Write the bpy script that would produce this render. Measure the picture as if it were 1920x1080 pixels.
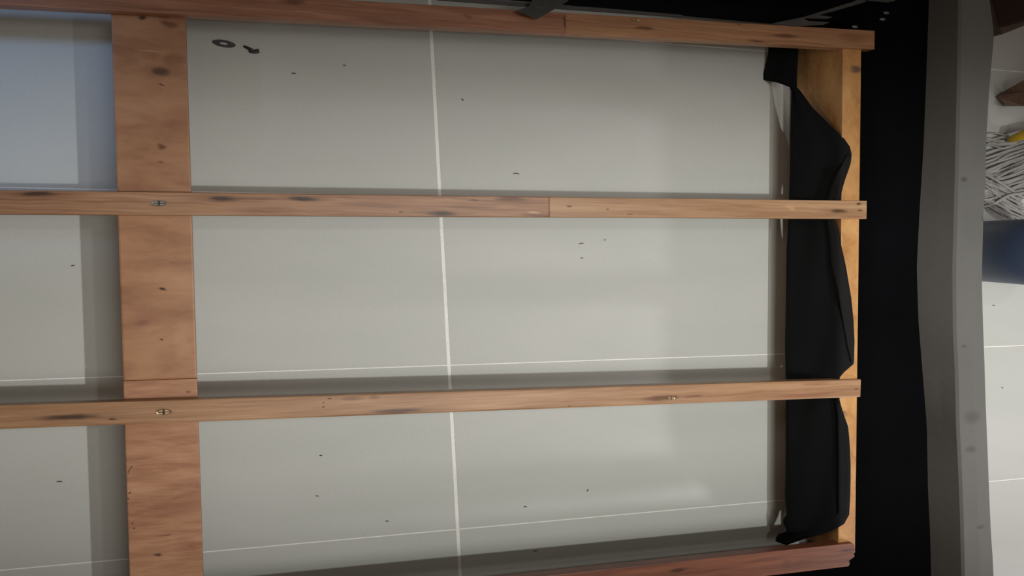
import bpy, bmesh, math, random
from mathutils import Vector, Matrix
random.seed(7)
SC = bpy.context.scene
COL = SC.collection
for o in list(bpy.data.objects):
    bpy.data.objects.remove(o)

# ------------------------------------------------------------------ camera
FPX, SLAT_Z = 1700.0, 0.20          # focal length for a 1920 px frame; height of the slat tops
ax_x = Vector((5440, 45, FPX)).normalized()                 # the room's axes seen in camera coordinates
ax_y = -Vector(((45*33000 - FPX*FPX)/5440, -33000, FPX)).normalized()
ax_y = (ax_y - ax_x*ax_x.dot(ax_y)).normalized()
ax_z = -ax_x.cross(ax_y)
cam_r = Vector((ax_x[0], ax_y[0], ax_z[0]))
cam_u = Vector((ax_x[1], ax_y[1], ax_z[1]))
cam_f = Vector((ax_x[2], ax_y[2], ax_z[2]))
CAM = Vector((0, 0, SLAT_Z)) - cam_f*1.7
cd = bpy.data.cameras.new('camera')
cd.sensor_width = 36.0; cd.lens = FPX/1920*36; cd.clip_start = .02
cam = bpy.data.objects.new('camera', cd); COL.objects.link(cam)
cam.matrix_world = Matrix((( cam_r[0], cam_u[0], -cam_f[0], CAM[0]),
                           ( cam_r[1], cam_u[1], -cam_f[1], CAM[1]),
                           ( cam_r[2], cam_u[2], -cam_f[2], CAM[2]), (0, 0, 0, 1)))
SC.camera = cam

# ------------------------------------------------------------------ world, lamps, exposure
w = bpy.data.worlds.new('room_light'); SC.world = w; w.use_nodes = True
w.node_tree.nodes['Background'].inputs[0].default_value = (1.0, .85, .70, 1)
w.node_tree.nodes['Background'].inputs[1].default_value = .17
def spot(name, loc, aim, energy, col, radius, size, blend, oval=1.0):
    l = bpy.data.lights.new(name, 'SPOT'); l.energy = energy; l.color = col
    l.shadow_soft_size = radius; l.spot_size = math.radians(size); l.spot_blend = blend
    o = bpy.data.objects.new(name, l); COL.objects.link(o)
    z = (Vector(loc) - Vector(aim)).normalized(); y = z.cross(Vector((1, 0, 0))).normalized(); x = y.cross(z)
    # beam stretched by scaling the lamp, to shape the falloff along the bed
    o.matrix_world = Matrix(((x[0]*oval, y[0], z[0], loc[0]), (x[1]*oval, y[1], z[1], loc[1]), (x[2]*oval, y[2], z[2], loc[2]), (0, 0, 0, 1)))
    return o
spot('ceiling_downlight', (1.04, -.22, 3.7), (.60, -.12, 0), 205, (.98, 1.0, .965), .03, 21.6, 1.0, 4.2)
spot('ceiling_downlight', (.62, .50, 3.7), (.62, -.12, 0), 36, (1.0, .98, .93), .06, 22.6, 1.0, 4.1)
spot('soft_shadow_fill', (.15, -.3, 4.2), (.50, -.12, 0), 195, (1.0, .965, .91), .60, 20, 1.0, 4.2)  # added wide soft fill that lightens the slat shadows
spot('added_blue_spot', (-2.2, .55, 2.2), (-.90, .42, 0), 70, (.34, .57, 1.0), .10, 17, .9)  # added spot that tints the tiles blue at the upper left
spot('rail_face_fill', (-2.0, .25, 1.05), (.74, .0, .10), 25, (1.0, .93, .84), .12, 24, 1.0)  # added fill that brightens the inner face of the end rail
spot('open_floor_fill', (2.9, -1.7, 1.5), (1.50, -.78, 0), 165, (1.0, .96, .98), .12, 48, 1.0)  # added fill that brightens the open floor right of the bed
vs = SC.view_settings
vs.view_transform = 'Standard'; vs.look = 'None'; vs.exposure = 0; vs.gamma = 1; vs.use_curve_mapping = False

# ------------------------------------------------------------------ helpers
def ray(px, py):
    return cam_r*(px - 960) + cam_u*(540 - py) + cam_f*FPX
def at(px, py, z=0.0):
    d = ray(px, py); return CAM + d*((z - CAM.z)/d.z)
def on_plane(px, py, p0, nrm):
    d = ray(px, py); return CAM + d*((p0 - CAM).dot(nrm)/d.dot(nrm))
def obj(name, bm, m, parent=None, smooth=False):
    me = bpy.data.meshes.new(name)
    bmesh.ops.recalc_face_normals(bm, faces=bm.faces)
    bm.to_mesh(me); bm.free()
    if smooth:
        for p in me.polygons: p.use_smooth = True
    me.materials.append(m)
    o = bpy.data.objects.new(name, me); COL.objects.link(o); o.parent = parent
    return o
def tag(o, label=None, cat=None, group=None, kind=None):
    if label: o['label'] = label
    if cat: o['category'] = cat
    if group: o['group'] = group
    if kind: o['kind'] = kind
    return o
def thing(name, label, cat, loc=(0, 0, 0)):
    o = bpy.data.objects.new(name, None); COL.objects.link(o); o.location = loc
    o.empty_display_size = .05
    return tag(o, label, cat)
def prism(bm, pts, z0, z1, bevel=0.0, seg=2):
    """upright prism over a plan outline (counter-clockwise list of (x, y))"""
    vb = [bm.verts.new((p[0], p[1], z0)) for p in pts]
    vt = [bm.verts.new((p[0], p[1], z1)) for p in pts]
    n = len(pts)
    fs = [bm.faces.new(vt), bm.faces.new(vb[::-1])]
    for i in range(n):
        fs.append(bm.faces.new((vb[i], vb[(i+1) % n], vt[(i+1) % n], vt[i])))
    if bevel:
        es = list({e for f in fs for e in f.edges})
        bmesh.ops.bevel(bm, geom=es, offset=bevel, segments=seg, affect='EDGES', profile=.6)
    return bm
def tube(bm, pts, rad, n=6, cap=True):
    pts = [Vector(p) for p in pts]
    if not hasattr(rad, '__len__'): rad = [rad]*len(pts)
    rings = []
    for i, p in enumerate(pts):
        t = (pts[min(i+1, len(pts)-1)] - pts[max(i-1, 0)]).normalized()
        a = t.cross(Vector((0, 0, 1)))
        if a.length < 1e-3: a = Vector((1, 0, 0))
        a.normalize(); b = a.cross(t)
        rings.append([bm.verts.new(p + (a*math.cos(k*2*math.pi/n) + b*math.sin(k*2*math.pi/n))*rad[i]) for k in range(n)])
    for r0, r1 in zip(rings, rings[1:]):
        for k in range(n):
            bm.faces.new((r0[k], r0[(k+1) % n], r1[(k+1) % n], r1[k]))
    if cap:
        bm.faces.new(rings[0][::-1]); bm.faces.new(rings[-1])
def loft(bm, rows):
    vs_ = [[bm.verts.new(p) for p in r] for r in rows]
    for a, b in zip(vs_, vs_[1:]):
        for k in range(len(a) - 1):
            bm.faces.new((a[k], a[k+1], b[k+1], b[k]))
def interp(tab, t):
    if t <= tab[0][0]: return tab[0][1]
    for (a, va), (b, vb) in zip(tab, tab[1:]):
        if t <= b: return va + (vb - va)*(t - a)/(b - a)
    return tab[-1][1]
def srgb(r, g, b):
    f = lambda c: (c/255/12.92) if c/255 <= .04045 else ((c/255 + .055)/1.055)**2.4
    return (f(r), f(g), f(b), 1)

# ------------------------------------------------------------------ materials
KD, KM = srgb(50, 27, 14), srgb(102, 60, 36)          # heart and halo of a knot
class NT:
    def __init__(s, name):
        s.m = bpy.data.materials.new(name); s.m.use_nodes = True
        s.t = s.m.node_tree; s.p = s.t.nodes['Principled BSDF']
        s.co = s.n('ShaderNodeTexCoord').outputs['Object']
    def n(s, typ, **kw):
        x = s.t.nodes.new(typ)
        for k, v in kw.items(): setattr(x, k, v)
        return x
    def l(s, a, b): s.t.links.new(a, b)
    def mapped(s, scale, loc=(0, 0, 0), src=None):
        m = s.n('ShaderNodeMapping'); m.inputs['Scale'].default_value = scale; m.inputs['Location'].default_value = loc
        s.l(src or s.co, m.inputs['Vector']); return m.outputs[0]
    def noise(s, vec, scale=1, detail=4, rough=.55, dist=0):
        x = s.n('ShaderNodeTexNoise'); x.inputs['Scale'].default_value = scale
        x.inputs['Detail'].default_value = detail; x.inputs['Roughness'].default_value = rough
        x.inputs['Distortion'].default_value = dist
        s.l(vec, x.inputs['Vector']); return x.outputs['Fac']
    def ramp(s, fac, stops):
        r = s.n('ShaderNodeValToRGB'); e = r.color_ramp.elements
        while len(e) < len(stops): e.new(.5)
        for k, (pos, c) in enumerate(stops): e[k].position = pos; e[k].color = c
        s.l(fac, r.inputs[0]); return r.outputs[0]
    def mix(s, fac, a, b, typ='MIX'):
        x = s.n('ShaderNodeMix', data_type='RGBA', blend_type=typ)
        for v, i in ((fac, 0), (a, 6), (b, 7)):
            if hasattr(v, 'is_linked') or hasattr(v, 'links'): s.l(v, x.inputs[i])
            else: x.inputs[i].default_value = v
        return x.outputs[2]
    def math(s, op, a, b=0.0, clamp=False):
        x = s.n('ShaderNodeMath', operation=op); x.use_clamp = clamp
        for v, i in ((a, 0), (b, 1)):
            if hasattr(v, 'links'): s.l(v, x.inputs[i])
            else: x.inputs[i].default_value = v
        return x.outputs[0]
    def bump(s, h, strength=.2, dist=.002):
        b = s.n('ShaderNodeBump'); b.inputs['Strength'].default_value = strength; b.inputs['Distance'].default_value = dist
        s.l(h, b.inputs['Height']); s.l(b.outputs[0], s.p.inputs['Normal'])
    def spot_mask(s, c, r, warp=None):
        """soft elliptical stain at plan position c with radii r"""
        x = s.n('ShaderNodeVectorMath', operation='SUBTRACT'); s.l(warp or s.co, x.inputs[0]); x.inputs[1].default_value = (c[0], c[1], 0)
        y = s.n('ShaderNodeVectorMath', operation='MULTIPLY'); s.l(x.outputs[0], y.inputs[0]); y.inputs[1].default_value = (1/r[0], 1/r[1], 0)
        z = s.n('ShaderNodeVectorMath', operation='LENGTH'); s.l(y.outputs[0], z.inputs[0])
        m = s.n('ShaderNodeMapRange', interpolation_type='SMOOTHSTEP'); s.l(z.outputs['Value'], m.inputs[0])
        m.inputs[1].default_value = .25; m.inputs[2].default_value = 1.0; m.inputs[3].default_value = 1.0; m.inputs[4].default_value = 0.0
        return m.outputs[0]
def wood(name, light, mid, dark, seed=0.0, marks=(), grain=(2.2, 55, 30), rough=.42, blotch=.5, streak=.34):
    """planed softwood; marks = knots and stains (px, py, z, rx, ry, colour, strength), in metres round a plan point"""
    t = NT(name)
    wv = t.n('ShaderNodeVectorMath', operation='MULTIPLY_ADD')
    nz = t.n('ShaderNodeTexNoise'); nz.inputs['Scale'].default_value = 14; nz.inputs['Detail'].default_value = 3
    t.l(t.mapped((1, 3, 1), (seed, seed*2, 0)), nz.inputs['Vector'])
    cen = t.n('ShaderNodeVectorMath', operation='SUBTRACT'); t.l(nz.outputs['Color'], cen.inputs[0]); cen.inputs[1].default_value = (.5, .5, .5)
    t.l(cen.outputs[0], wv.inputs[0]); wv.inputs[1].default_value = (.05, .008, .0); t.l(t.co, wv.inputs[2])
    g = t.noise(t.mapped(grain, (seed, seed, seed), wv.outputs[0]), 1, 6, .62, .3)
    c = t.ramp(g, [(.32, dark), (.49, mid), (.66, light)])
    b = t.noise(t.mapped((3, 10, 5), (seed*3, 1, 0)), 1, 3)
    c = t.mix(t.math('MULTIPLY', t.math('SUBTRACT', b, .42, True), blotch*3, True), c, dark)
    f = t.noise(t.mapped((grain[0]*3.5, grain[1]*4.5, 120), (seed, 0, 0), wv.outputs[0]), 1, 4)
    c = t.mix(streak, c, t.ramp(f, [(.36, dark), (.62, light)]))
    marks = [(a, b_, z_, rx*2.6, ry*1.5, KM, .45*st) for (a, b_, z_, rx, ry, col, st) in marks if rx >= .02 and col == KD] + list(marks)
    for (px, py, z, rx, ry, col, st) in marks:
        p = at(px, py, z)
        c = t.mix(t.math('MULTIPLY', t.spot_mask((p.x, p.y), (rx, ry), wv.outputs[0]), st), c, col)
    t.l(c, t.p.inputs['Base Color'])
    t.p.inputs['Roughness'].default_value = rough; t.p.inputs['Specular IOR Level'].default_value = .35
    t.bump(g, .12, .001)
    return t.m
def fabric(name, a, b, weave=900, rough=.9, bumps=.4, marks=(), sheen=.0, spec=.08):
    t = NT(name)
    n1 = t.noise(t.mapped((1, 1, 1)), weave, 2)
    n2 = t.noise(t.mapped((1, 1, 1)), 6, 4)
    c = t.ramp(t.math('ADD', t.math('MULTIPLY', n1, .5), t.math('MULTIPLY', n2, .5)), [(.3, a), (.7, b)])
    for (px, py, z, rx, ry, col, st) in marks:
        p = at(px, py, z)
        c = t.mix(t.math('MULTIPLY', t.spot_mask((p.x, p.y), (rx, ry)), st), c, col)
    t.l(c, t.p.inputs['Base Color']); t.p.inputs['Roughness'].default_value = rough
    t.p.inputs['Specular IOR Level'].default_value = spec
    t.p.inputs['Sheen Weight'].default_value = sheen
    t.bump(n1, bumps, .0006)
    return t.m
def plain(name, col, rough=.5, metal=0.0, var=.12, scale=40):
    t = NT(name)
    n = t.noise(t.mapped((1, 1, 1)), scale, 4)
    d = tuple(v*(1 - var) for v in col[:3]) + (1,); u = tuple(min(1, v*(1 + var)) for v in col[:3]) + (1,)
    t.l(t.ramp(n, [(.3, d), (.7, u)]), t.p.inputs['Base Color'])
    t.p.inputs['Roughness'].default_value = rough; t.p.inputs['Metallic'].default_value = metal
    return t.m

def tile_material():
    t = NT('pale_porcelain')
    n = t.noise(t.mapped((1, 3, 1)), 2.5, 5)
    f = t.noise(t.mapped((160, 420, 1)), 1, 2)
    c = t.ramp(n, [(.3, (.525, .538, .505, 1)), (.7, (.572, .58, .552, 1))])
    c = t.mix(.10, c, t.ramp(f, [(.35, (.42, .42, .39, 1)), (.65, (.66, .66, .62, 1))]))
    t.l(c, t.p.inputs['Base Color']); t.p.inputs['Roughness'].default_value = .55
    t.p.inputs['Specular IOR Level'].default_value = .12
    return t.m
M_TILE = tile_material()
M_GROUT = plain('pale_grout', (.90, .89, .85, 1), .9, 0, .1, 300)
M_BLACK = fabric('black_lining_cloth', (.0028, .0028, .0034, 1), (.005, .0052, .0068, 1), 700, .9, .3, spec=.04)
M_COVER = fabric('black_dust_cloth', (.0065, .0068, .0072, 1), (.0115, .0125, .0145, 1), 700, .8, .3, sheen=.02)
M_FOLD = fabric('sheen_painted_dust_cloth', (.012, .0115, .011, 1), (.021, .02, .019, 1), 700, .8, .3, sheen=.02)  # lighter copy of the dust cloth, painting a sheen on the folds
gd = srgb(62, 60, 57)
M_GREY = fabric('grey_upholstery', (.148, .145, .138, 1), (.195, .191, .182, 1), 800, .92, .5, marks=[
    (1838, 410, .275, .012, .007, gd, .4), (1800, 337, .275, .012, .008, gd, .5), (1800, 648, .275, .010, .005, gd, .4),
    (1830, 985, .275, .016, .006, gd, .4), (1812, 840, .275, .02, .010, gd, .35), (1815, 780, .275, .03, .02, gd, .3)])
M_STEEL = plain('dull_steel', (.22, .22, .22, 1), .45, .6)
M_DARKSTEEL = plain('blackened_steel', (.05, .05, .048, 1), .5, .3)
M_BRACKET = plain('grey_painted_bracket', (.07, .068, .07, 1), .5, .2)
M_BRASS = plain('zinc_yellow_screw', (.46, .33, .20, 1), .28, .85)

# ------------------------------------------------------------------ floor
FLOOR = obj('floor', prism(bmesh.new(), [(-2.7, -2.3), (3.6, -2.3), (3.6, 2.3), (-2.7, 2.3)], -.05, -.0007), M_GROUT)
tag(FLOOR, 'pale grey tiled floor with light grout lines', kind='structure')
PY, PX, SK = .3467, .93, -.0587
bm = bmesh.new()
hx, hy = (PX - .0070)/2, (PY - .0022)/2
prism(bm, [(-hx - SK*hy, -hy), (hx - SK*hy, -hy), (hx + SK*hy, hy), (-hx + SK*hy, hy)], -.009, 0.0, .0005, 1)
first = obj('tile', bm, M_TILE, FLOOR)
k = 0
for r in range(-6, 6):
    for c in range(-2, 4):
        y = .1765 + (r + .5)*PY
        x = -.0825 + SK*y + (c + .5)*PX
        o = first if k == 0 else first.copy()
        if k: COL.objects.link(o)
        o.location = (x, y, random.uniform(-.0003, 0)); k += 1

M_WALL = plain('greige_wall_paint', (.30, .27, .24, 1), .9, 0, .04, 3)
for nm, q in (('wall_back', [(-2.7, 1.35), (3.6, 1.35), (3.6, 1.45), (-2.7, 1.45)]), ('wall_left', [(-2.7, -2.3), (-2.6, -2.3), (-2.6, 1.35), (-2.7, 1.35)])):
    tag(obj(nm, prism(bmesh.new(), q, 0, 2.7), M_WALL), kind='structure')

# ------------------------------------------------------------------ bed frame
BED = thing('bed_frame', 'upholstered grey bed base with bare wooden slats and black lining', 'bed frame')
ST, SB = SLAT_Z, SLAT_Z - .028
RED, TAN = srgb(150, 98, 72), srgb(190, 146, 108)
def slat_outline(p0, p1, wid, n0=0.0, chip=False):
    p0, p1 = Vector(p0), Vector(p1); d = (p1 - p0).normalized(); q = Vector((-d.y, d.x))*wid/2
    if chip:
        e = [p1 - q - d*.016, p1 - q*.9 - d*.014, p1 - q*.62 - d*.012, p1 - q*.55 - d*.02, p1 - q*.2 + d*.0, p1 + q*.1 - d*.004, p1 + q*.35 + d*.001, p1 + q*.6 - d*.003, p1 + q*.8 - d*.001, p1 + q - d*.008]
        return [p0 - q] + e + [p0 + q]
    return [p0 - q, p1 - q, p1 + q, p0 + q]
def slat(p0, p1, wid, mats, split=None, chip=False, label=None):
    p0, p1 = Vector(p0), Vector(p1)
    if split is None:
        o = obj('slat', prism(bmesh.new(), slat_outline(p0, p1, wid, chip=chip), SB, ST, .0012 if chip else .0032, 2), mats[0], BED)
    else:
        s = p0 + (p1 - p0)*((split - p0.x)/(p1.x - p0.x))
        o = obj('slat', prism(bmesh.new(), slat_outline(p0, s, wid), SB, ST, .0016, 2), mats[0], BED)
        obj('spliced_length', prism(bmesh.new(), slat_outline(s, p1, wid), SB, ST, .0016, 2), mats[1], o)
    if label: o['label'] = label
    return o
def through(pa, pb, x0, x1):
    a, b = at(*pa, ST), at(*pb, ST); m = (b.y - a.y)/(b.x - a.x)
    return (x0, a.y + (x0 - a.x)*m), (x1, a.y + (x1 - a.x)*m)
wr = dict(light=srgb(188, 145, 110), mid=srgb(160, 116, 84), dark=srgb(122, 80, 54))
wt = dict(light=srgb(196, 157, 121), mid=srgb(176, 136, 100), dark=srgb(148, 107, 75))
wn = dict(light=srgb(192, 152, 116), mid=srgb(170, 128, 93), dark=srgb(138, 97, 66))
Z = ST
m_top_l = wood('reddish_slat_wood', seed=1.3, light=srgb(188, 136, 106), mid=srgb(162, 110, 83), dark=srgb(128, 82, 60), marks=[(545, 4, Z, .03, .008, KM, .8), (985, 27, Z, .02, .008, KM, .4), (880, 30, Z, .012, .006, KM, .5), (1058, 40, Z, .005, .014, KD, .7)])
m_top_r = wood('tan_slat_wood', seed=2.1, light=srgb(200, 150, 112), mid=srgb(176, 128, 92), dark=srgb(142, 96, 66), marks=[(1210, 54, Z, .03, .005, KM, .8), (1470, 68, Z, .05, .006, KM, .8), (1420, 76, Z, .03, .004, KM, .7), (1600, 72, Z, .05, .012, KM, .4), (1060, 40, Z, .004, .016, KD, .6), (1385, 45, Z, .006, .003, KD, .5)])
m_1l = wood('reddish_slat_wood_knotty', seed=3.7, marks=[(298, 381, Z, .0165, .0068, srgb(70, 48, 36), .9), (65, 364, Z, .035, .006, KD, .85), (425, 372, Z, .035, .006, KD, .9), (566, 373, Z, .03, .006, KD, 1), (700, 384, Z, .10, .007, KM, .5), (830, 400, Z, .034, .006, KD, .95), (880, 388, Z, .07, .004, KM, .6), (955, 373, Z, .04, .006, KM, .9), (755, 397, Z, .008, .002, KD, .8), (885, 375, Z, .012, .002, KD, .7), (1005, 398, Z, .02, .003, srgb(214, 178, 140), .6), (1010, 404, Z, .05, .003, KM, .7), (480, 372, Z, .05, .004, KM, .6)], **wr)
m_1r = wood('tan_slat_wood_light', seed=4.4, marks=[(1064, 387, Z, .010, .003, KM, .9), (1146, 391, Z, .006, .002, KM, .9), (1182, 402, Z, .008, .002, KM, .7), (1575, 395, Z, .03, .006, KD, .75), (1610, 383, Z, .008, .0035, KD, .8), (1612, 394, Z, .008, .0035, KM, .8), (1600, 407, Z, .05, .003, RED, .7), (1484, 390, Z, .012, .008, srgb(212, 170, 130), .5), (1395, 385, Z, .06, .004, KM, .25)], **wt)
m_2 = wood('pink_brown_slat_wood', seed=5.9, marks=[(307, 772.5, Z, .0165, .0070, srgb(74, 48, 30), .95), (1258, 746, Z, .014, .006, srgb(74, 48, 30), .8), (130, 783, Z, .06, .007, KD, .85), (216, 785, Z, .007, .002, KD, .9), (660, 747, Z, .022, .007, KM, .5), (697, 746, Z, .014, .006, KM, .5), (745, 771, Z, .06, .006, KD, .7), (600, 756, Z, .004, .0016, KD, 1), (616, 747, Z, .005, .002, KD, 1), (603, 764, Z, .004, .0016, KD, 1), (1240, 746, Z, .05, .007, KM, .85), (1300, 743, Z, .03, .003, KM, .7), (1066, 761, Z, .006, .002, KD, .9), (1500, 742, Z, .10, .006, RED, .7), (1530, 720, Z, .05, .004, RED, .6), (1605, 728, Z, .008, .003, KM, .6), (950, 768, Z, .12, .004, KM, .3)], **wn)
m_3 = wood('dark_red_slat_wood', seed=6.2, marks=[(1280, 1068, Z, .03, .006, KD, .8), (1475, 1056, Z, .016, .014, KM, .5), (1590, 1032, Z, .03, .003, KD, .7)], light=srgb(152, 94, 68), mid=srgb(124, 73, 52), dark=srgb(92, 50, 34))
s0 = slat(*through((700, 24), (1640, 75), -1.75, .797), .039, (m_top_l, m_top_r), split=at(1060, 44, ST).x, label='slat at the shaded end, dark reddish and tan')
s1 = slat((-1.75, .1335), (.789, .160), .0385, (m_1l, m_1r), split=at(1030, 388, ST).x, label='slat with dark knots, spliced to a paler length')
s2 = slat((-1.75, -.190), (.787, -.2215), .039, (m_2,), label='pinkish slat with bright screw head and three nail holes')
s3 = slat((-1.75, -.580), (.783, -.5835), .051, (m_3,), chip=True, label='reddish slat with a splintered end')

def screw_head(parent, px, py, z, rx, ry, m, rot=0.0, slot=M_DARKSTEEL):
    p = at(px, py, z); bm = bmesh.new(); n = 20
    prof = [(1.0, -.004), (1.0, .0003), (.93, .0009), (.80, .0007), (.74, .0002)]
    rows = [[Vector((math.cos(a*2*math.pi/n)*r*rx, math.sin(a*2*math.pi/n)*r*ry, h)) for a in range(n + 1)] for r, h in prof]
    loft(bm, rows)
    for q in range(4):                                   # four lobes between the arms of the cross recess
        lob = []
        for a in range(6):
            an = math.radians(q*90 + 14 + a*12.4)
            lob.append((math.cos(an)*rx*.76, math.sin(an)*ry*.76))
        an = math.radians(q*90 + 45)
        prism(bm, [(math.cos(an)*rx*.2, math.sin(an)*ry*.2)] + lob, -.002, .0008)
    prism(bm, [(math.cos(a*2*math.pi/n)*rx*.75, math.sin(a*2*math.pi/n)*ry*.75) for a in range(n)], -.004, -.0004)
    bmesh.ops.remove_doubles(bm, verts=bm.verts, dist=1e-6)
    bmesh.ops.rotate(bm, verts=bm.verts, matrix=Matrix.Rotation(rot, 3, 'Z'))
    bmesh.ops.translate(bm, verts=bm.verts, vec=p)
    return obj('screw', bm, m, parent)
screw_head(s1, 298, 381, ST + .0004, .0126, .0046, M_STEEL)
screw_head(s2, 307, 772.5, ST + .0004, .0126, .0050, M_BRASS)
screw_head(s2, 1258, 746, ST, .0095, .0042, M_BRASS)
screw_head(s0, 1190, 38, ST, .010, .0030, M_BRASS, -.12)

# cross board under the slats: long length and the piece butted on to it
bw = dict(light=srgb(188, 141, 104), mid=srgb(173, 125, 90), dark=srgb(148, 99, 69), grain=(7, 22, 20), blotch=.25, streak=.12)
B = SB
mk_b = [(303, 135, B, .022, .010, KD, .75), (302, 159, B, .006, .003, KD, .7), (307, 275, B, .011, .006, KM, .9), (307, 304, B, .006, .003, KM, .7), (305, 541, B, .009, .0034, KD, 1),
        (273, 605, B, .015, .008, KM, .7), (273, 600, B, .035, .020, RED, .55), (298, 638, B, .006, .003, KM, .9), (335, 115, B, .022, .02, KM, .45), (261, 32, B, .011, .007, KD, .9), (308, 31, B, .02, .006, KM, .7), (316, 46, B, .018, .008, KM, .8), (280, 94, B, .032, .0014, srgb(205, 160, 130), .6),
        (345, 640, B, .02, .05, srgb(205, 155, 120), .3), (270, 690, B, .035, .04, srgb(204, 158, 112), .35)]
m_board = wood('cross_board_wood', seed=7.7, marks=mk_b, **bw)
m_board2 = wood('redder_cross_board_wood', seed=9.1, marks=[(300, 1040, B, .010, .004, KD, .8), (247, 924, B, .004, .003, KD, .8), (246, 935, B, .003, .002, KD, .8), (249, 982, B, .003, .002, KD, .8), (244, 992, B, .003, .002, KD, .8), (242, 880, B, .002, .009, KD, .8), (358, 735, B, .008, .004, KM, .7), (300, 1005, B, .016, .002, KM, .7)],
                light=srgb(194, 146, 112), mid=srgb(176, 126, 94), dark=srgb(152, 100, 74), grain=(9, 60, 20), blotch=.25, streak=.14)
def edge(pa, pb, y):
    a, b = at(*pa, SB), at(*pb, SB); return a.x + (y - a.y)*(b.x - a.x)/(b.y - a.y)
LE = lambda y: edge((207, 0), (243, 1080), y)
RE = lambda y: edge((348, 30), (381, 1080), y)
ysp = at(300, 712, SB).y
obj('cross_board', prism(bmesh.new(), [(LE(ysp + .0001), ysp + .0001), (RE(ysp + .0001), ysp + .0001), (RE(.53), .53), (LE(.53), .53)], SB - .022, SB, .0030, 2), m_board, BED)
obj('cross_board_extension', prism(bmesh.new(), [(LE(-.62), -.62), (RE(-.62), -.62), (RE(ysp - .0001), ysp - .0001), (LE(ysp - .0001), ysp - .0001)], SB - .022, SB, .0018, 2), m_board2, BED)

# end rail on edge that carries the slat ends
RT = SB + .018                                   # rail raised into the slat ends so its shadow falls farther left
ra, rb = at(1580, 160, RT), at(1572, 1000, RT)
rc, rd = at(1615, 110, RT), at(1604, 1000, RT)
fx = lambda a, b, y: a.x + (y - a.y)*(b.x - a.x)/(b.y - a.y)
RI = lambda y: fx(ra, rb, y); RO = lambda y: fx(rc, rd, y)
R = RT
m_rail = wood('yellow_end_rail_wood', light=srgb(222, 172, 112), mid=srgb(204, 150, 92), dark=srgb(168, 112, 60), seed=11.2, grain=(18, 8, 18), blotch=.3, streak=.12, marks=[(1605, 130, R, .018, .012, srgb(70, 62, 62), .8), (1585, 775, R, .012, .008, KM, .8), (1586, 776, R, .008, .005, srgb(190, 140, 90), .8)])
rail_bm = prism(bmesh.new(), [(RI(-.585), -.585), (RO(-.585), -.585), (RO(.535), .535), (RI(.535), .535)], .015, RT, .002, 2)
obj('end_rail', rail_bm, m_rail, BED)
obj('end_rail', prism(bmesh.new(), [(-1.74, -.66), (-1.70, -.66), (-1.70, .66), (-1.74, .66)], .015, SB, .002, 2), m_rail, BED)

# black dust cloth hanging down the inner face of the end rail
CN = Vector((-.155, 0, -.075)).normalized()      # hangs out from the rail a little towards its lower hem
def cloth_pt(px, py, lift=0.0):
    y0 = at(px, py, .12).y
    # plane: from the rail's top inner edge down to a hem standing clear of the rail
    top = Vector((RI(y0) - .003 - lift, y0, RT + .0018)); hem = Vector((RI(y0) - .050 - lift, y0, .055))
    nrm = (hem - top).cross(Vector((0, 1, 0))).normalized()
    p = on_plane(px, py, top, nrm)
    if p.z > RT + .0018: p = at(px, py, RT + .0018 + lift*.6)
    return p
def cloth(name, ys, left, right, m, n=10, lift=0.0, wob=.0, parent=BED):
    bm = bmesh.new(); rows = []
    for y in ys:
        l, r = interp(left, y), interp(right, y)
        row = []
        for i in range(n + 1):
            u = i/n; p = cloth_pt(l + (r - l)*u, y, lift)
            wv = wob*math.sin(u*7 + y*.021)*math.sin(math.pi*min(1, u*1.2)) if wob else 0
            row.append(p + Vector((-wv, 0, wv*.4)))
        rows.append(row)
    loft(bm, rows)
    o = obj(name, bm, m, parent, True)
    s = o.modifiers.new('thickness', 'SOLIDIFY'); s.thickness = .0012; s.offset = 0
    return o
ys = [88, 100, 115, 130, 145, 150, 155, 163, 172, 185, 200, 215, 230, 245, 260, 275, 290, 305, 320, 335, 350, 365, 380, 395, 410, 425, 440, 460, 480, 500, 520, 540, 560, 580, 600, 620, 640, 660, 675, 683, 690, 697, 704, 712, 725, 745, 765, 785, 800, 820, 840, 870, 900, 930, 950, 965, 975, 982, 990, 996, 1002, 1006, 1010, 1015, 1022]
left = [(88, 1441), (105, 1440), (130, 1434), (145, 1429), (150, 1432), (154, 1452), (158, 1478), (170, 1484), (260, 1482), (330, 1481), (400, 1479), (470, 1475), (560, 1474), (640, 1472), (700, 1473), (760, 1474), (900, 1473), (940, 1472), (955, 1475), (970, 1475), (975, 1468), (984, 1470), (988, 1474), (998, 1474), (1002, 1459), (1012, 1453), (1018, 1456), (1022, 1474)]
right = [(88, 1497), (110, 1496), (150, 1494), (165, 1494), (172, 1502), (200, 1522), (250, 1572), (265, 1588), (280, 1596), (295, 1597), (310, 1594), (340, 1583), (370, 1576), (410, 1564), (440, 1573), (500, 1586), (560, 1596), (600, 1600), (640, 1602), (682, 1601), (686, 1596), (700, 1580), (712, 1572), (745, 1573), (775, 1581), (800, 1590), (830, 1593), (880, 1595), (930, 1594), (965, 1592), (985, 1581), (1000, 1550), (1010, 1510), (1018, 1487), (1022, 1475)]
cv = cloth('dust_cover', ys, left, right, M_COVER, 14, 0, .004)
cv['label'] = 'torn black dust cloth hanging on the end rail'
f1 = cloth('folded_edge', [290, 300, 310, 320, 335, 350, 365, 380, 395, 412], [(290, 1588), (310, 1578), (340, 1562), (370, 1552), (412, 1548)], [(290, 1596), (310, 1592), (340, 1581), (370, 1574), (412, 1562)], M_FOLD, 4, .006, 0, cv)
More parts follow.
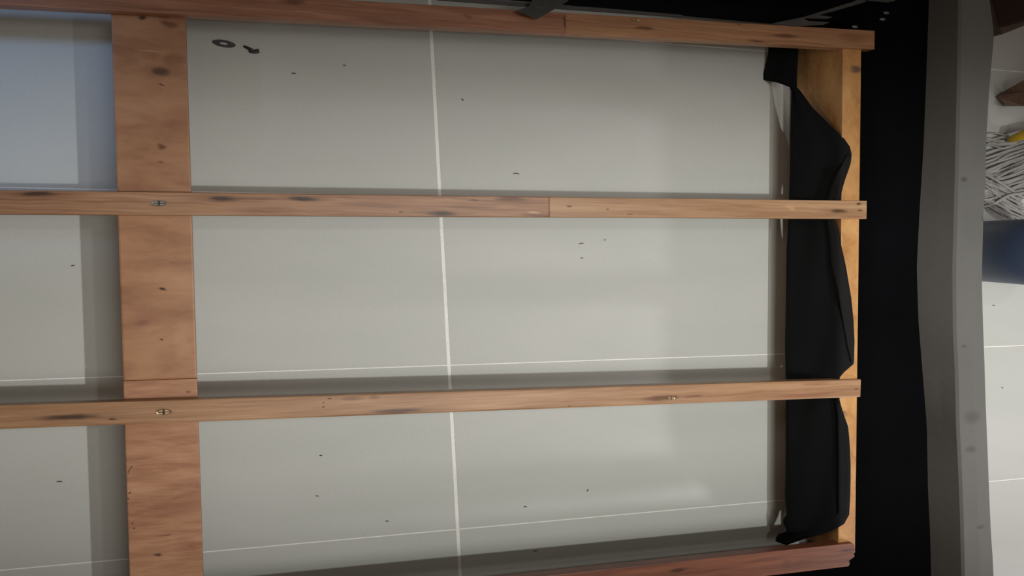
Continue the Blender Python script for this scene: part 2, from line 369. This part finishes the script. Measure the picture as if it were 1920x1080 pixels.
f2 = cloth('folded_edge', [405, 420, 440, 460, 480, 500, 520, 540, 560, 580, 600, 620, 640, 655, 668, 680], [(405, 1549), (440, 1555), (500, 1560), (550, 1572), (600, 1580), (650, 1589), (680, 1597)], [(405, 1561), (440, 1571), (500, 1584), (560, 1594), (600, 1599), (640, 1601), (680, 1601)], M_FOLD, 4, .006, 0, cv)
f3 = cloth('folded_edge', [745, 765, 785, 800, 820, 850, 880, 910, 940, 965], [(745, 1566), (785, 1571), (850, 1572), (965, 1572)], [(745, 1572), (775, 1580), (800, 1588), (850, 1592), (900, 1593), (965, 1589)], M_COVER, 4, .005, 0, cv)

# padded grey side with its inner slope, its black lining, and the same along the other sides
bnd = [(-300, 1745), (0, 1742), (140, 1737), (270, 1732), (400, 1724), (500, 1719), (600, 1722), (700, 1730), (800, 1738), (920, 1740), (1000, 1744), (1080, 1746), (1400, 1750)]
mid = [(-300, 1800), (0, 1800), (140, 1798), (270, 1795), (400, 1792), (500, 1789), (620, 1790), (700, 1794), (800, 1796), (880, 1800), (960, 1803), (1080, 1806), (1400, 1812)]
out = [(-300, 1850), (0, 1857), (35, 1862), (60, 1866), (80, 1865), (110, 1862), (180, 1856), (250, 1852), (330, 1850), (400, 1846), (520, 1843), (600, 1845), (680, 1848), (750, 1850), (850, 1854), (930, 1857), (1000, 1860), (1040, 1863), (1080, 1865), (1400, 1872)]
rows_l, rows_g = [], []
for i in range(61):
    py = -260 + i*25.5
    A = at(1596, py, .150); Bp = at(interp(bnd, py), py, .205); Cp = at(interp(mid, py), py, .284); Dp = at(interp(out, py), py, .284)
    A0 = Vector((RO(A.y) + .0015, A.y, .05))
    A.x = RO(A.y) + .0025; A.z = .165
    m1 = A.lerp(Bp, .5); m1.z -= .012
    rows_l.append([A0, A, m1, Bp + Vector((0, 0, -.001)), Bp + Vector((.004, 0, -.004))])
    g1 = Bp.lerp(Cp, .5)
    rows_g.append([Bp + Vector((.006, 0, -.012)), Bp, g1, Cp + Vector((-.001, 0, -.004)), Cp + Vector((.004, 0, .001)), Cp.lerp(Dp, .5) + Vector((0, 0, .004)), Dp + Vector((-.004, 0, .001)), Dp + Vector((0, 0, -.004)), Vector((Dp.x + .004, Dp.y, .12)), Vector((Dp.x + .004, Dp.y, .004))])
bm = bmesh.new(); loft(bm, rows_l); obj('lining', bm, M_BLACK, BED, True)
bm = bmesh.new(); loft(bm, rows_g); pr = obj('padded_rail', bm, M_GREY, BED); pr['label'] = 'grey fabric padded bed side'
yt, yb = rows_g[0][1].y, rows_g[-1][1].y
def straight_side(y, s, x0, x1):
    """padded side and lining along the x direction; s = +1 away from the bed centre in +y"""
    for name, prof, m in (('lining', [(0, .05), (.004, .16), (.09, .185), (.19, .203), (.196, .20)], M_BLACK),
                          ('padded_rail', [(.195, .19), (.19, .205), (.205, .24), (.213, .264), (.218, .27), (.28, .273), (.34, .27), (.345, .262), (.35, .12), (.35, .004)], M_GREY)):
        bm = bmesh.new()
        loft(bm, [[Vector((x, y + s*d, z)) for d, z in prof] for x in [x0 + (x1 - x0)*k/12 for k in range(13)]])
        obj(name, bm, m, BED, True)
straight_side(.572, 1, -1.95, 1.02)
straight_side(-.622, -1, -1.95, 1.02)
for name, prof, m in (('lining', [(0, .05), (-.004, .16), (-.10, .2)], M_BLACK), ('padded_rail', [(-.10, .19), (-.105, .21), (-.125, .265), (-.2, .272), (-.206, .12), (-.206, .004)], M_GREY)):
    bm = bmesh.new(); loft(bm, [[Vector((-1.745 + d, y, z)) for d, z in prof] for y in (-.9, -.45, 0, .45, .9)]); obj(name, bm, m, BED, True)

# hardware at the shaded end: flat bar, latch plate, lifting arm and its bracket
def strip(name, pts, wid, z0, z1, m, th=.003):
    """flat bar through pixel points, its height going from z0 to z1"""
    bm = bmesh.new(); n = len(pts)
    P = [at(p[0], p[1], z0 + (z1 - z0)*i/(n - 1)) for i, p in enumerate(pts)]
    for a, b in zip(P, P[1:]):
        d = (b - a).normalized(); q = d.cross(Vector((0, 0, 1))).normalized()*wid/2; u = Vector((0, 0, th))
        vs_ = [bm.verts.new(v) for v in (a - q, b - q, b + q, a + q, a - q - u, b - q - u, b + q - u, a + q - u)]
        for f in ((0, 1, 2, 3), (7, 6, 5, 4), (0, 4, 5, 1), (1, 5, 6, 2), (2, 6, 7, 3), (3, 7, 4, 0)):
            bm.faces.new([vs_[k] for k in f])
    return obj(name, bm, m, BED)
def plate(name, pix, z, th, m):
    pts = [at(a, b, z) for a, b in pix]
    if sum(p.x*q.y - q.x*p.y for p, q in zip(pts, pts[1:] + pts[:1])) < 0: pts = pts[::-1]
    return obj(name, prism(bmesh.new(), [(p.x, p.y) for p in pts], z - th, z), m, BED)
plate('flat_bar', [(820, -8), (1000, 6), (1130, 15), (1280, 28), (1280, 32), (1130, 22), (1000, 13), (820, 0)], .196, .004, M_BRACKET)
lp = plate('latch_plate', [(968, 20), (992, 11), (1010, -20), (1090, -20), (1062, 4), (1040, 17), (1008, 35)], .224, .004, M_DARKSTEEL)
lp['label'] = 'blackened steel latch plate'
plate('latch_slot', [(998, 10), (1006, 11), (1020, 15), (1018, 17), (1004, 14)], .2246, .002, M_BRACKET)
plate('lifting_arm', [(1448, 44), (1510, 31), (1600, 3), (1620, -6), (1640, -6), (1622, 4), (1560, 22), (1535, 28), (1562, 32), (1552, 35), (1507, 34), (1515, 39), (1556, 42), (1545, 46), (1490, 49)], .205, .004, M_BRACKET)['label'] = 'grey forked steel lifting arm'
plate('arm_bracket', [(1622, -10), (1680, -10), (1678, 2), (1664, 4), (1628, 1)], .214, .004, M_BRACKET)
for (px, py) in ((1655, 36), (1603, 50), (1662, 24)):
    p = at(px, py, .196); bm = bmesh.new()
    bmesh.ops.create_uvsphere(bm, u_segments=12, v_segments=6, radius=.008)
    for v in bm.verts: v.co = Vector((v.co.x*1.0, v.co.y*.45, v.co.z*.3)) + p
    obj('bolt', bm, M_STEEL, BED, True)

# ------------------------------------------------------------------ loose hardware and crumbs on the floor
p = at(420, 82, 0); bm = bmesh.new(); n = 32
prof = [(.36, .0002), (.36, .0018), (.42, .0022), (.94, .0022), (1, .0017), (1, .0002), (.36, .0002)]
loft(bm, [[Vector((math.cos(a*2*math.pi/n)*.0212*r, math.sin(a*2*math.pi/n)*.0066*r, h)) for r, h in prof] for a in range(n + 1)])
bmesh.ops.remove_doubles(bm, verts=bm.verts, dist=1e-6)
ws = obj('washer', bm, M_DARKSTEEL); ws.location = p; ws.rotation_euler.z = -.1
tag(ws, 'dark steel washer lying on the floor tile near the wide cross board', 'washer')
a, b = at(458, 90, .0), at(484, 95, .0)
sc = thing('loose_screw', 'small dark screw lying on the tile right beside the washer', 'screw', a.lerp(b, .5))
bm = bmesh.new(); d = b - a
tube(bm, [a - a.lerp(b, .5) + Vector((-.001, .003, .003)), d*-.05 + Vector((0, -.001, .003)), d*.14 + Vector((0, -.004, .003))], [.002, .0032, .004], 8)
obj('shank', bm, M_DARKSTEEL, sc, True)
bm = bmesh.new()
bmesh.ops.create_uvsphere(bm, u_segments=14, v_segments=8, radius=1)
for v in bm.verts: v.co = Vector((v.co.x*.0105, v.co.y*.0034, v.co.z*.003 + .003)) + d*.2 + Vector((0, -.0042, 0))
obj('head', bm, M_DARKSTEEL, sc, True)
bm = bmesh.new(); tube(bm, [d*.3 + Vector((0, -.002, .003)), d*.55 + Vector((0, .001, .003))], [.0032, .0022], 8)
obj('tip', bm, M_DARKSTEEL, sc, True)
M_CRUMB = plain('dark_crumb', (.09, .075, .06, 1), .8)
flecks = [(137, 498, 5, .3, 'tiny dark fleck left of the cross board, between the knotty and pinkish slats'),
    (112, 903, 8, 0, 'dark fleck left of the cross board, beyond the pinkish slat'),
    (124, 12, 6, -.5, 'small fleck left of the cross board, close to the shaded end slat'),
    (602, 854, 5, .1, 'faint fleck beyond the pinkish slat, nearest that slat in the wide bay'),
    (595, 930, 5, -.2, 'dark fleck beyond the pinkish slat, closest of its bay to the cross board'),
    (726, 977, 5, 0, 'dark fleck just left of the wide grout line, near the splintered slat'),
    (985, 950, 6, 0, 'dark fleck just right of the wide grout line, beyond the pinkish slat'),
    (1004, 1033, 7, .1, 'fleck lying closest to the reddish slat with the splintered end'),
    (1102, 919, 4, 1.2, 'short upright fleck in the bay beyond the pinkish slat, rightmost there'),
    (968, 326, 12, .05, 'longest dark sliver on the tiles, between shaded end slat and knotty slat'),
    (1090, 457, 9, .25, 'thin slanted sliver in the middle bay, right of the wide grout line'),
    (1134, 450, 3, .6, 'tiny speck right of the slanted sliver in the middle bay'),
    (1091, 484, 4, .3, 'tiny speck directly below the slanted sliver in the middle bay'),
    (867, 187, 5, -.6, 'small slanted fleck right of the wide grout line, near the shaded end'),
    (646, 123, 5, 0, 'small fleck on the tile midway between washer and wide grout line'),
    (551, 138, 7, .05, 'thin fleck on the tile just below and right of the loose screw'),
    (527, 39, 6, -.1, 'small fleck above the loose screw, near the shaded end slat'),
    (1863, 573, 6, 0, 'dark fleck on the open floor below the blue bucket'),
    (1879, 727, 4, -.7, 'slanted fleck on the open floor, farthest below the blue bucket')]
for (px, py, L, an, lab) in flecks:
    p = at(px, py, 0); h = L*.00062; bm = bmesh.new()
    tube(bm, [(-h, 0, .0011), (-h*.3, h*.16, .0014), (h*.4, h*.05, .0013), (h, -h*.1, .0010)], [.0005, .0010, .0010, .0004], 5)
    o = obj('debris_fleck', bm, M_CRUMB); o.location = p; o.rotation_euler.z = an
    tag(o, lab, 'debris', 'debris flecks on the floor tiles')

# ------------------------------------------------------------------ things on the floor beyond the padded side
M_BLUE = plain('dark_blue_plastic', srgb(66, 79, 104), .42, 0, .08, 8)
cen = at(1852, 471, 0)
r0 = (at(1852, 412, 0) - at(1852, 529, 0)).length/2
bk = thing('bucket', 'dark blue plastic bucket standing on the floor below the mop', 'bucket', Vector((1.19 + r0, cen.y, 0)))
def lathe(prof, n=40, cl=1.0):
    bm = bmesh.new()
    loft(bm, [[Vector((math.cos(a*2*math.pi/n)*r, math.sin(a*2*math.pi/n)*r, z)) for r, z in prof] for a in range(n + 1)])
    bmesh.ops.remove_doubles(bm, verts=bm.verts, dist=1e-6)
    return bm
rr = r0*.97
obj('body', lathe([(.001, .012), (rr*.92, .012), (rr*.94, .0), (rr*.97, .002), (rr*1.05, .33), (rr*1.02, .33), (rr*.94, .018), (.001, .018)]), M_BLUE, bk, True)
obj('rim', lathe([(rr*1.02, .326), (rr*1.05, .322), (rr*1.10, .326), (rr*1.10, .336), (rr*1.05, .340), (rr*1.02, .336), (rr*1.02, .326)]), M_BLUE, bk, True)
bm = bmesh.new()
tube(bm, [(math.cos(t)*rr*1.1, math.sin(t)*rr*.35, .33 + math.sin(t)*.06) for t in [math.pi*k/14 for k in range(15)]], .003, 6)
obj('handle', bm, M_STEEL, bk, True)

# mop
M_YARN = plain('cotton_mop_yarn', srgb(160, 158, 155), .95, 0, .15, 200)
M_YELLOW = plain('yellow_plastic', srgb(206, 168, 34), .4)
mop = thing('string_mop', 'white string mop with yellow clamp lying behind the padded grey side', 'mop', at(1900, 300, 0))
org = mop.location.copy()
bm = bmesh.new()
def strand(pp, r):
    P = [at(a, b, z) - org for a, b, z in pp]
    Q = []
    for i in range(len(P) - 1):                          # smooth the path
        p0, p1, p2, p3 = P[max(i-1, 0)], P[i], P[i+1], P[min(i+2, len(P)-1)]
        for k in range(4):
            t = k/4
            Q.append(.5*((2*p1) + (p2 - p0)*t + (2*p0 - 5*p1 + 4*p2 - p3)*t*t + (3*p1 - p0 - 3*p2 + p3)*t**3))
    Q.append(P[-1]); tube(bm, Q, r, 5)
rg = random.Random(3)
J = lambda s: rg.uniform(-s, s)
for i in range(19):                                       # strands that sweep from the clamp out to the bed side
    y = 272 + i*5.2
    strand([(1962, y - 22 + J(3), .030 + J(.008)), (1925, y - 8 + J(3), .026 + J(.01)), (1890, y + 4 + J(3), .020 + J(.008)), (1862, y + 14 + J(4), .014 + J(.006)), (1832, y + 24 + J(5), .008)], .0034 + J(.0006))
for i in range(19):                                       # strands folded back across the tiles
    y = 322 + i*4.0
    x = 1842 + i*.8
    strand([(x - 8, y - 4 + J(3), .008), (x + 12, y + 6 + J(3), .016 + J(.008)), (x + 34, y + 21 + J(4), .022 + J(.01)), (x + 55, y + 30 + J(4), .016 + J(.008)), (x + 72 + J(6), y + 40 + J(5), .006)], .0034 + J(.0006))
for i in range(12):
    y = 352 + i*3.2; strand([(1905 + J(8), y - 30 + J(6), .012), (1935, y - 14 + J(4), .016), (1965, y + 4 + J(6), .010)], .0027)
for i in range(10):                                       # loose wisps
    y = 252 + i*3
    strand([(1905 + J(4), 262 + i*.8, .022), (1880 + J(4), y + J(3), .018), (1862 + J(5), y + J(6), .010), (1838, y + J(8), .004)], .0024)
for i in range(5):
    x = 1848 + i*5
    strand([(x - 4, 366 + J(4), .006), (x + 4, 378 + J(4), .006), (x - 2, 388 + J(5), .004)], .0022)
yarn = tag(obj('yarn', bm, M_YARN, mop, True), 'matted white cotton strings', kind='stuff')
bm = bmesh.new()
c0, c1 = at(1891, 263, .030) - org, at(1934, 247, .090) - org
tube(bm, [c0, c0.lerp(c1, .15), c0.lerp(c1, .5), c1, c1 + (c1 - c0)*.1], [.005, .0085, .0105, .013, .010], 14)
obj('clamp', bm, M_YELLOW, mop, True)
bm = bmesh.new(); dd = (c1 - c0).normalized()
tube(bm, [c1, c1 + Vector((.30, .01, .45)), c1 + Vector((.6, .02, .9))], .011, 12)
obj('handle', bm, plain('pale_handle_wood', srgb(170, 140, 100), .5), mop, True)

# wooden stool of which one tapered foot shows
M_LEG = wood('stool_wood', light=srgb(150, 112, 84), mid=srgb(128, 92, 70), dark=srgb(96, 66, 48), seed=15, grain=(20, 20, 4))
base = at(1874, 186, 0)
stool = thing('wooden_bench', 'brown wooden bench whose tapered foot shows between the mop and the ottoman', 'bench', base)
def leg_mesh():
    bm = bmesh.new()
    P = lambda a, b, z: at(a, b, z) - base
    lo = [P(1866, 181, 0), P(1881, 199, 0), None, P(1875, 175, 0)]
    hi = [P(1922, 171, .10), P(1922, 199, .10), None, P(1922, 149, .10)]
    lo[2] = lo[1] + lo[3] - lo[0]; hi[2] = hi[1] + hi[3] - hi[0]
    rows = [[bm.verts.new(v) for v in r] for r in (lo, hi, [v + Vector((0, 0, .252)) for v in hi])]
    for r0_, r1_ in zip(rows, rows[1:]):
        for i in range(4): bm.faces.new((r0_[i], r0_[(i+1) % 4], r1_[(i+1) % 4], r1_[i]))
    bm.faces.new(rows[0][::-1]); bm.faces.new(rows[-1])
    return bm
l0 = obj('leg', leg_mesh(), M_LEG, stool)
o = l0.copy(); COL.objects.link(o); o.location = (.56, 0, 0); o.rotation_euler.z = math.pi
obj('seat', prism(bmesh.new(), [(-.02, -.05), (.58, -.05), (.58, .06), (-.02, .06)], .351, .385, .008, 2), M_LEG, stool)

# brown upholstered ottoman at the corner
M_BROWN = fabric('dark_brown_upholstery', srgb(70, 52, 48), srgb(90, 68, 62), 600, .9, .4)
M_BASE = fabric('brown_grey_base', srgb(96, 84, 76), srgb(112, 98, 90), 600, .9, .4)
ca = at(1872, 54, .03); cb = at(1858, 0, .03)
dv = (cb - ca).normalized(); ev = Vector((dv.y, -dv.x, 0))
ot = thing('ottoman', 'dark brown upholstered ottoman corner standing beyond the wooden bench foot', 'ottoman', (ca.x, ca.y, 0))
q = lambda u, v: (dv*u + ev*v).xy
obj('cushioned_body', prism(bmesh.new(), [q(0, 0), q(0, .5), q(.6, .5), q(.6, 0)], .03, .36, .008, 2), M_BROWN, ot)
obj('base_slab', prism(bmesh.new(), [q(-.016, .004), q(-.016, .5), q(.59, .5), q(.59, .004)], .0, .034, .003, 1), M_BASE, ot)  # brown-grey slab beneath the body, jutting out slightly on its near side
